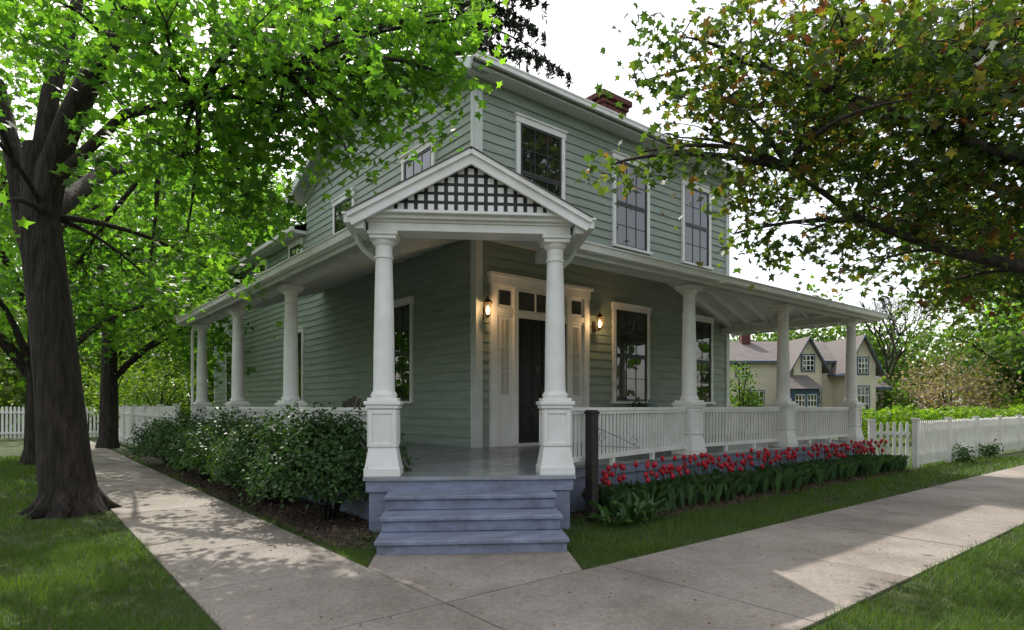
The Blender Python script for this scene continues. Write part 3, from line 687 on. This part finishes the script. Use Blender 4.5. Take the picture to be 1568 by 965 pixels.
BRR=[(2.2,8,6.3,.65),(2.75,8,5.5,.9),(1.7,8.1,4.85,.42),(1.2,8.0,4.62,.25),(1.75,8,5.75,.38),(2.2,8,5.0,.55),(3.4,8,6.2,1.1),(3.1,8,4.6,.85),(2.9,8,3.75,.4),(4.0,8,5.1,1.1),(3.8,8,3.75,.65),(4.8,8,6.0,1.3),(4.8,8,4.3,1.0),
(4.7,8,3.35,.5),(5.9,8,5.2,1.3),(5.9,8,3.8,.75),(6.5,8,6.5,1.4),(6.6,8,4.3,1.1),(4.7,6,5.1,.8),(3.9,6,4.5,.5),(6.0,11,7.0,1.5,.7),(7.8,11,5.4,1.3,.8),(5.1,11,5.9,.9,.7),(9,11,4.0,1.0),(7.2,11,7.8,1.5,.7),(5.6,6.2,4.9,.7),
(6.9,9.5,3.5,.7),(5.6,9.5,4.4,.7),(3.4,6.4,5.6,.6),(7.8,9.8,3.7,.9),(8.6,10.8,4.4,1.0),(6.0,8.6,3.2,.5),(6.9,10.5,4.6,.8)]
tree('copper_maple_tree',[(9.3,7.2,-.1),(9.3,7.2,.3),(9.25,7.2,1.2),(9.2,7.2,2.4),(9.1,7.2,3.2),(9.0,7.2,4.4),(9,7.3,6)],[.5,.36,.3,.27,.25,.2,.14],
 [([(9.1,7.2,2.6),(8,7.4,2.95),(6.6,7.7,3.2),(5.6,7.9,3.5),(4.6,8,3.9),(3.6,8,4.6)],[.12,.10,.085,.065,.045,.025]),
  ([(9.0,7.2,3.6),(7.4,7.6,4.2),(5.8,7.9,4.9),(4.2,8,5.6),(3,8,6)],[.15,.12,.09,.06,.03]),
  ([(9.0,7.2,4.4),(7.4,7.4,5.8),(6,7.6,6.8),(4.6,8,7.4)],[.14,.1,.07,.04]),
  ([(9.0,7.3,3.4),(8.6,9.2,4.4),(7.6,10.8,5.6)],[.13,.1,.06])],
 BRR,.72,18,14,.16,.122,L_RUST,M_BARK2,[(6.6,7.7,3.2),(5.6,7.9,3.5),(4.6,8,3.9),(3.6,8,4.6),(5.8,7.9,4.9),(4.2,8,5.6),(3,8,6),(6,7.6,6.8),(4.6,8,7.4),(7.6,10.8,5.6),(7.4,7.6,4.2)])
def simple_tree(name,x,y,h,r,tr,lm=L_FAR,lsz=.3,n=16,dens=1.6,per=16,low=.3,sh=MAPLE):
    e=empty(name,(x,y,0)); b=B()
    b.tube([(0,0,-.1),(0.03,0,.4),(.05,0,h*.3),(0,.05,h*.55),(.05,0,h*.85)],[tr*1.4,tr,tr*.8,tr*.55,tr*.15],M_BARK,10,.06)
    bl=[]
    for i in range(n):
        a_=random.uniform(0,6.28); zz=random.uniform(low,.95); q=r*math.sin(math.pi*min(1,.25+.75*(1-zz)))*random.uniform(.3,.95)
        c0=(q*math.cos(a_),q*math.sin(a_),h*zz); bl.append((*c0,r*random.uniform(.28,.42)))
        b.tube(bez((0,0,h*max(.2,zz-.25)),(c0[0]*.5,c0[1]*.5,c0[2]),c0,6),[tr*.35*(1-.14*k) for k in range(6)],M_BARK,6)
    b.obj('trunk_and_branches',e)
    c,rn,cc=canopy(bl,dens,per,.45,.8)
    leaves('leaf_crown',c,lsz*rng.uniform(.7,1.3,len(c)),rn,sh,lm,e,bias=.7)
simple_tree('maple_tree',-12.4,16,10,4.0,.3,L_GREEN,.17,18,2.0,20,.38)
simple_tree('maple_tree',-14.5,22,11,5,.3,L_GREEN,.22,18,1.8,18,.3)
simple_tree('maple_tree',-12,30,13,5,.3,L_GREEN,.26,20,1.8,18,.25)
simple_tree('maple_tree',21,22,9,4.5,.25,L_GREEN,.22,16,1.4,16,.33)
simple_tree('maple_tree',28,34,11,5,.3,L_FAR,.28,16,1.4,16,.25)
simple_tree('copper_maple_tree',18.5,9,19,6,.4,L_RUST,.42,26,.9,14,.3,QUAD)
for (x,y) in ((14,-8),(-18,2),(-2,-24)): simple_tree('maple_tree',x,y,9,4.5,.3,L_GREEN if x<5 else L_RUST,.5,14,.5,12,.4,QUAD)
def puff(name,x,y,r,h,lm,n,lsz):
    e=empty(name,(x,y,0)); b=B(); ncl=n//20
    d=rng.normal(size=(ncl,3)); d/=np.linalg.norm(d,axis=1)[:,None]; d[:,2]=abs(d[:,2])
    cc=d*rng.uniform(.4,1.1,ncl)[:,None]*np.array([r,r,h*.7])+np.array([0,0,h*.3])
    p=(cc[:,None,:]+rng.normal(size=(ncl,20,3))*r*.13).reshape(-1,3); p[:,2]=np.maximum(p[:,2],.05)
    leaves('crown',p,lsz*rng.uniform(.6,1.3,len(p)),np.repeat(rng.random(ncl),20)*.6+rng.random(len(p))*.4,QUAD,lm,e)
    for i in range(10): q=cc[i]; b.tube(bez((0,0,0),(q[0]*.2,q[1]*.2,q[2]*.7),tuple(q),6),[.06*(1-.14*k) for k in range(6)],M_BARK,5)
    b.obj('stems',e)
puff('blossom_shrub',9.3,25,1.0,3.0,L_FAR,1500,.12)
puff('blossom_shrub',23.5,33,3,4.2,L_BLOS,3500,.16); puff('blossom_shrub',32,40,3,5,L_BLOS,3500,.18)
puff('blossom_shrub',-15,26,1.8,3.6,L_FAR,2500,.12)
puff('garden_shrub',20.5,34,1.6,2.6,L_FAR,3000,.2); puff('garden_shrub',27,30,2,2.6,L_HEDGE,3000,.2); puff('garden_shrub',-10.5,30,2,3,L_FAR,3000,.2); puff('garden_shrub',-18,30,2.5,3.5,L_HEDGE,3000,.2)
puff('garden_shrub',30,34,2.5,4,L_FAR,3000,.2)
simple_tree('young_tree',-15.5,24,5,2,.08,L_FAR,.14,10,3,16,.35)
n=18000; hx=rng.uniform(13,40,n); P=np.stack([hx,24+ (hx-13)*.25+rng.uniform(-.7,.7,n),rng.uniform(0,1,n)**.6*1.4*(1+.06*np.sin(hx*2.1)+.05*np.sin(hx*5.3))],1)
leaves('clipped_hedge',P,rng.uniform(.08,.18,n),rng.random(n),QUAD,L_HEDGE)
e=empty('bare_tree',(23,38,0)); b=B()
def br(p,d,L,r,k):
    q=p+d*L; b.tube([p,(p+q)/2+Vector((random.uniform(-.1,.1)*L,0,0)),q],[r,r*.8,r*.6],M_BARK,5)
    if k: 
        for i in range(3):
            nd=(d+Vector((random.uniform(-.7,.7),random.uniform(-.7,.7),random.uniform(-.1,.4)))).normalized(); br(q,nd,L*.75,r*.6,k-1)
br(Vector((0,0,0)),Vector((0,0,1)),2.6,.17,5); b.obj('bare_branches',e)
cs=[];rn=[];sz=[]
def belt(az0,az1,R0,R1,h0,h1,nb,per,ls):
    for i in range(nb):
        a_=math.radians(random.uniform(az0,az1)); R=random.uniform(R0,R1); h=random.uniform(h0,h1); w=h*random.uniform(.3,.5)
        nc=per//12; q=inball(nc)*np.array([w,w,h*.5])+np.array([R*math.sin(a_),R*math.cos(a_),h*.5])
        t=np.clip(rng.normal(.5,.2)+rng.normal(0,.15,nc),0,1)
        p=(q[:,None,:]+rng.normal(size=(nc,12,3))*ls*1.6).reshape(-1,3); p[:,2]=np.abs(p[:,2])
        cs.append(p); rn.append(np.repeat(t,12)+rng.normal(0,.1,nc*12)); sz.append(np.full(len(p),ls))
belt(-48,-22,42,70,6,16,28,1800,.42); belt(20,48,60,90,6,12,34,1800,.45); belt(-22,20,60,90,6,10,10,600,.8); belt(48,312,42,60,6,10,40,350,1.2)
leaves('distant_trees',np.concatenate(cs),np.concatenate(sz)*rng.uniform(.6,1.3,sum(map(len,cs))),np.concatenate(rn),QUAD,L_FAR)
# ------------------------------------------------------------------ pine
e=empty('pine_tree',(-2.0,30,0)); b=B(); HT=28
b.tube([(0,0,0),(0,0,10),(.1,0,20),(0,0,HT)],[.45,.38,.26,.03],M_BARK2,10,.05)
pc=[]
z=8.0; wi=0
while z<HT-.4:
    for k in range(6):
        a_=wi*.6+k*1.047+random.uniform(-.25,.25); L=(HT-z)*.34+1.6; L=min(L,6)*random.uniform(.75,1.12)
        d=Vector((math.cos(a_),math.sin(a_),0)); p0=Vector((0,0,z)); p1=p0+d*L*.5+Vector((0,0,.0)); p2=p0+d*L+Vector((0,0,-.36*L))
        pl=bez(p0,p1,p2,11); b.tube(pl,[.07*(1-.08*i) for i in range(11)],M_BARK2,5)
        for i in range(2,11):
            for s in range(3):
                side=Vector((-d.y,d.x,0))*random.uniform(-1,1)*L*.14*(1.15-i/11)
                t=pl[i]+side+Vector((0,0,-abs(random.gauss(.25,.3)))); 
                q=np.array(pl[i])+(np.array(t)-np.array(pl[i]))*rng.random((13,1))+rng.normal(size=(13,3))*.06; pc.append(q)
    z+=random.uniform(.8,1.1); wi+=1
b.obj('trunk_and_boughs',e); pc=np.concatenate(pc)
leaves('needle_sprays',pc,rng.uniform(.22,.42,len(pc)),rng.random(len(pc)),NEED*np.array([2.0,1]),L_NEED,e,bias=-.1)
# ------------------------------------------------------------------ cottage
e=empty('cream_cottage',(1.3,3.5,0)); b=B()
def gable(x0,x1,y0,y1,ze,zp,ax,ov=.3):
    if ax=='y':
        xm=(x0+x1)/2; s=(zp-ze)/(xm-x0)
        for xa in(x0,x1):
            sg=-1 if xa==x0 else 1
            P=[(xa+sg*ov,y0-ov,ze-s*ov),(xa+sg*ov,y1,ze-s*ov),(xm,y1,zp),(xm,y0-ov,zp)]; Q=[(p[0],p[1],p[2]-.12) for p in P]
            b.add(P+Q,[(0,1,2,3),(7,6,5,4)],M_BROOF); b.add(P+Q,[(0,4,5,1),(3,7,4,0),(2,6,7,3)],M_BLUE)
        b.add([(x0,y0,ze),(x1,y0,ze),(xm,y0,zp-.05)],[(0,1,2)],M_CREAM)
    else:
        ym=(y0+y1)/2; s=(zp-ze)/(ym-y0)
        for ya in(y0,y1):
            sg=-1 if ya==y0 else 1
            P=[(x0-ov,ya+sg*ov,ze-s*ov),(x1+ov,ya+sg*ov,ze-s*ov),(x1+ov,ym,zp),(x0-ov,ym,zp)]; Q=[(p[0],p[1],p[2]-.12) for p in P]
            b.add(P+Q,[(0,1,2,3),(7,6,5,4)],M_BROOF); b.add(P+Q,[(0,4,5,1),(1,5,6,2),(3,7,4,0)],M_BLUE)
        b.add([(x0,y0,ze),(x0,y1,ze),(x0,ym,zp-.05)],[(0,1,2)],M_CREAM); b.add([(x1,y0,ze),(x1,y1,ze),(x1,ym,zp-.05)],[(0,1,2)],M_CREAM)
b.box(9.6,16.6,30,35,0,4.1,M_CREAM); gable(9.6,16.6,30,35,4.1,5.3,'x')
b.box(13.7,15.2,29.2,30.0,0,3.9,M_CREAM); gable(13.7,15.2,29.2,32,3.9,5.2,'y')
b.box(16.2,17.6,28.4,33,0,3.8,M_CREAM); gable(16.2,17.6,28.4,33,3.8,5.2,'y')
b.box(17.7,19.0,30,34,0,2.7,M_CREAM); gable(17.7,19.0,30,34,2.7,3.8,'x')
b.box(13.2,14.6,28.3,29.2,0,2.4,M_BLUE); b.add([(13.0,28.1,2.4),(14.8,28.1,2.4),(14.8,29.2,2.4),(13.0,29.2,2.4),(13.5,29.2,3.15),(14.4,29.2,3.15)],[(0,1,5,4),(1,2,5),(3,0,4),(3,2,1,0)],M_BROOF)
b.box(12.0,12.5,32,32.5,4.8,6.1,M_BRICK)
def cwin(x0,x1,z0,z1,y):
    b.box(x0-.07,x1+.07,y-.05,y,z0-.07,z1+.07,M_BLUE); b.box(x0,x1,y-.07,y-.05,z0,z1,M_WHT)
    nx=3; nz=3; w=(x1-x0)/nx; h=(z1-z0)/nz
    for i in range(nx):
        for j in range(nz): b.box(x0+i*w+.025,x0+(i+1)*w-.025,y-.078,y-.07,z0+j*h+.025,z0+(j+1)*h-.025,M_GLS)
cwin(10.95,11.6,3.15,3.85,30); cwin(14.15,14.75,3.4,4.2,29.2); cwin(11.7,12.4,1.2,2.3,30); cwin(14.75,15.1,1.2,2.4,29.2); cwin(16.6,17.2,1.2,2.5,28.4); cwin(16.65,17.15,3.2,4.0,28.4); cwin(13.35,13.85,1.2,2.1,28.3); cwin(13.98,14.45,1.2,2.1,28.3)
b.obj('cottage_walls_roof',e)
# ------------------------------------------------------------------ light, sky, camera
az=math.radians(-27); elv=math.radians(50)
S=Vector((math.sin(az)*math.cos(elv),math.cos(az)*math.cos(elv),math.sin(elv)))
l=bpy.data.lights.new('sun','SUN'); l.energy=5.0; l.angle=math.radians(.5); l.color=(1,.95,.86)
lo=bpy.data.objects.new('sun',l); COL.objects.link(lo); lo.rotation_euler=S.to_track_quat('Z','Y').to_euler(); lo.location=(0,0,40)
w=bpy.data.worlds.new('World'); scene.world=w; w.use_nodes=True; nt=w.node_tree
sk=nn(nt,'ShaderNodeTexSky',sky_type='NISHITA'); sk.sun_disc=False; sk.sun_elevation=elv; sk.sun_rotation=az%(2*math.pi); sk.dust_density=3.5; sk.air_density=1.0; sk.ozone_density=1.0
hz_=nn(nt,'ShaderNodeMix',data_type='RGBA',blend_type='ADD'); hz_.inputs[0].default_value=1; hz_.inputs[7].default_value=(5.4,5.2,4.9,1)   # bright thin haze
nt.links.new(sk.outputs[0],hz_.inputs[6]); nt.links.new(hz_.outputs[2],nt.nodes['Background'].inputs[0]); nt.nodes['Background'].inputs[1].default_value=.15
cam=bpy.data.cameras.new('camera'); cam.lens=940/1568*36; cam.sensor_width=36; cam.shift_y=(622-482.5)/1568; cam.clip_end=2000; cam.clip_start=.1
co=bpy.data.objects.new('camera',cam); COL.objects.link(co); co.location=(0,0,1.5); co.rotation_euler=(math.pi/2,0,0); scene.camera=co
scene.view_settings.view_transform='Standard'; scene.view_settings.look='None'; scene.view_settings.exposure=0
